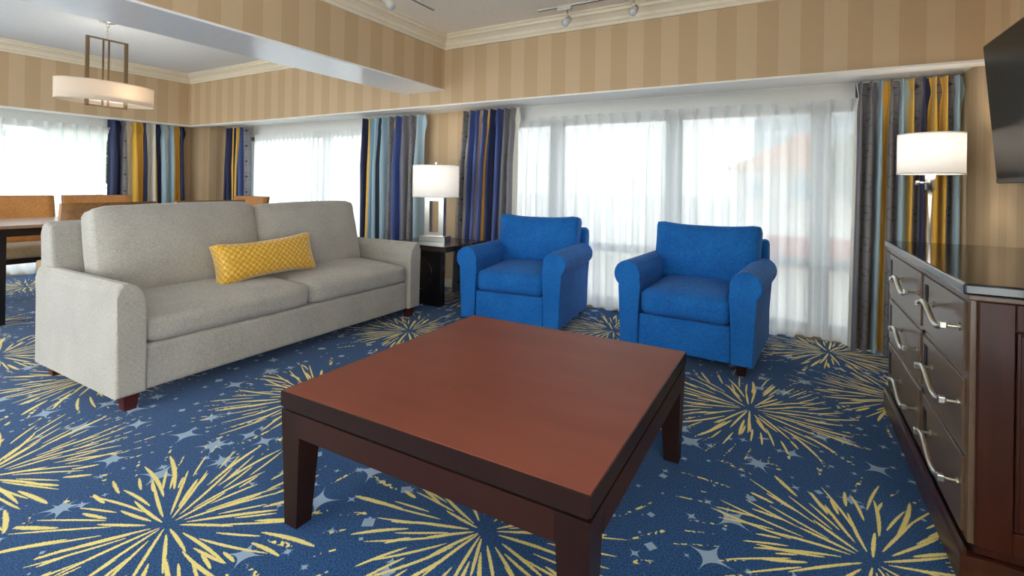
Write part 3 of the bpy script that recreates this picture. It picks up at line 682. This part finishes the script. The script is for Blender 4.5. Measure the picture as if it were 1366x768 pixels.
# ------------------------------------------------------------------ dining furniture
TX0, TX1, TY0, TY1, TZ = -6.12, -5.16, 1.27, 3.12, .752
e = thing('dining_table', 'long dining table with satin top and black frame behind the sofa', 'dining table', ((TX0+TX1)/2, (TY0+TY1)/2, 0))
hx, hy = (TX1-TX0)/2, (TY1-TY0)/2
box('tabletop', (-hx, hx, -hy, hy, TZ-.025, TZ), 'tabletop_satin', e, .003)
box('apron', (-hx+.01, hx-.01, -hy+.01, hy-.01, TZ-.085, TZ-.025), 'black_wood', e)
for sx in (-1, 1):
    for sy in (-1, 1): taper_leg('leg', sx*(hx-.05), sy*(hy-.05), 0, TZ-.085, .08, .08, 'black_wood', e)
def dining_chair(label, loc, rz, wood_back):
    e = thing('dining_chair', label, 'chair', loc, rz, 'tan dining chairs around the table')     # back along +y, faces -y
    W_, n = .60, 10
    def bent(name, z0, z1, y0, th, mat, lean=.10, grow=0):
        bm = bmesh.new(); A = []
        for k, zz in enumerate((z0, (z0+z1)/2, z1)):
            for yy in (0, th):
                row = []
                for i in range(n+1):
                    x = -1+2*i/n; row.append(bm.verts.new((x*(W_/2+grow), y0+yy-.05*x*x+lean*(zz-.45)/.5, zz)))
                A.append(row)
        for k in (0, 2):
            for s_ in (0, 1):
                a, b = A[k+s_], A[k+2+s_]
                for i in range(n): bm.faces.new((a[i], a[i+1], b[i+1], b[i]))
        for i in range(n): bm.faces.new((A[0][i], A[0][i+1], A[1][i+1], A[1][i])); bm.faces.new((A[4][i], A[4][i+1], A[5][i+1], A[5][i]))
        for j in (0, n):
            for k in (0, 2): bm.faces.new((A[k][j], A[k+1][j], A[k+3][j], A[k+2][j]))
        return link(name, bm, mat, e, True)
    bent('backrest', .40, .935, .20, .045, 'tan_linen'); bent('back_shell', .40, .94, .246, .016, 'chair_wood', .10, .004)
    cushion('seat', (.56, .50, .11), 'seat_tan', e, (0, -.04, .43), (0, 0, 0), .04, (0, 0, .012), 7)
    box('seat_frame', (-.265, .265, -.27, .2, .33, .375), 'leg_wood', e)
    for sx in (-1, 1):
        taper_leg('leg', sx*.235, -.24, 0, .33, .045, .032, 'leg_wood', e); taper_leg('leg', sx*.235, .17, 0, .33, .045, .032, 'leg_wood', e, 0, .05)
    return e
dining_chair('tan dining chair by the left window, leftmost beyond the table', (-6.40, 1.80, 0), R(90), 0)
dining_chair('tan dining chair in front of the left dining wall drape', (-6.40, 2.48, 0), R(90), 0)
dining_chair('tan dining chair seen from behind above the left sofa cushion', (-4.90, 1.80, 0), R(-90), 1)
dining_chair('tan dining chair seen from behind below the dining corner', (-4.92, 2.58, 0), R(-90), 1)
dining_chair('tan dining chair at the far head of the table', (-5.60, 3.30, 0), R(0), 0)

# pendant over the dining table
px, py = -5.40, 2.06
e = thing('pendant_light', 'oval cream pendant light in a bronze frame over the dining table', 'pendant light', (px, py, ZCD))
bm = bmesh.new(); lathe(bm, [(.001, 0), (.06, 0), (.06, -.02), (.015, -.03), (.001, -.03)], 24); link('canopy', bm, 'nickel', e, True)
for k in range(4):
    bm = bmesh.new(); c_ = Vector((0, 0, -.045-k*.032)); ax = Vector((1, 0, 0)) if k % 2 else Vector((0, 1, 0))
    tube(bm, [c_+ax*.011*math.cos(2*math.pi*i/16)+Vector((0, 0, .021*math.sin(2*math.pi*i/16))) for i in range(17)], .003, 6); link('chain_link', bm, 'nickel', e, True)
bm = bmesh.new(); zt, zb, hw = -.17, -.785, .145
for y in (-hw, hw): bbox(bm, -.012, .012, y-.012, y+.012, zb, zt)
bbox(bm, -.012, .012, -hw, hw, zt-.012, zt); bbox(bm, -.012, .012, -hw, hw, zb, zb+.012)
for y in (-.03, .012): bbox(bm, -.006, .006, y-.006, y+.006, zb, zt)
link('frame', bm, 'bronze', e)
sh = shade(e, .20, .37, -.745, -.575, 'pendant_linen', 1.0, -.71)
li = bpy.data.lights.new('pendant_glow', 'POINT'); li.energy = 2; li.color = (1, .95, .88); li.shadow_soft_size = .08
q = bpy.data.objects.new('pendant_glow', li); C.objects.link(q); q.parent = e; q.location = (.05, .08, -.65)

# ------------------------------------------------------------------ outside, faint through the sheers
struct(box('ground_outside', (-60, 60, YG+.1, 80, -.3, -.12), 'concrete'), 'pale paved ground outside')
struct(box('ground_side', (-70, XLG-.1, -30, YG+.1, -.3, -.12), 'concrete'), 'pale paved ground beside the dining window')
e = thing('tower_block', 'pale blue grey tower block faintly seen through the right of the sheer', 'building', (1.9, 44, -.12))
box('wall', (-4.6, 4.6, 0, 9, 0, 11), 'tower_wall', e)
w0 = box('window', (-.45, .45, -.06, .02, -.45, .45), 'tower_glass', e); w0.location = (-4, 0, 1.2); first = True
for i in range(7):
    for j in range(8):
        if i == j == 0: continue
        share('window', w0, e, (-4+i*1.33, 0, 1.2+j*1.28))
e = thing('tiled_house', 'low house with terracotta roof faintly seen behind the right armchair', 'building', (.4, 27, -.12))
box('wall', (-3, 3, 0, 4, 0, 2.2), 'concrete', e); prism('roof', [(-3.3, 2.2), (3.3, 2.2), (0, 3.9)], -.3, 4.3, 'y', 'terracotta', e)
for x in (-2, 0, 2): box('window', (x-.4, x+.4, -.05, .02, .8, 1.7), 'tower_glass', e)
tag(box('garden_wall', (-1.2, 4.5, 9.0, 9.3, -.12, .36), 'brick_red', None, .02), 'low red brick garden wall outside the tall window', 'wall')
def tree(label, x, y, h, rr, seed):
    e = thing('garden_tree', label, 'tree', (x, y, -.12)); rg = random.Random(seed)
    bm = bmesh.new(); tube(bm, [(0, 0, 0), (.05, 0, h*.3), (.0, .05, h*.6)], lambda k: .12*(1-.5*k), 8); link('trunk', bm, 'trunk', e, True)
    bm = bmesh.new()
    for _ in range(900):
        v = Vector((rg.gauss(0, 1), rg.gauss(0, 1), rg.gauss(0, 1))).normalized()*rr*rg.uniform(.5, 1); c_ = Vector((v.x, v.y, v.z*.9+h*.68))
        a = Vector((rg.gauss(0, 1), rg.gauss(0, 1), rg.gauss(0, 1))).normalized(); b = a.orthogonal().normalized(); s_ = rr*.13
        bm.faces.new([bm.verts.new(c_+q) for q in (a*s_, b*s_*.6, -a*s_, -b*s_*.6)])
    o = link('foliage', bm, 'leaf', e); o['kind'] = 'stuff'
tree('green tree outside right of the tall window centre', 1.55, 14, 2.6, 1.0, 1)
tree('green tree outside the left dining window near the drape', -14, 5.2, 3.0, 1.1, 2)
tree('leafy tree outside the left dining window at the picture edge', -15, 3.0, 2.8, 1.0, 3)
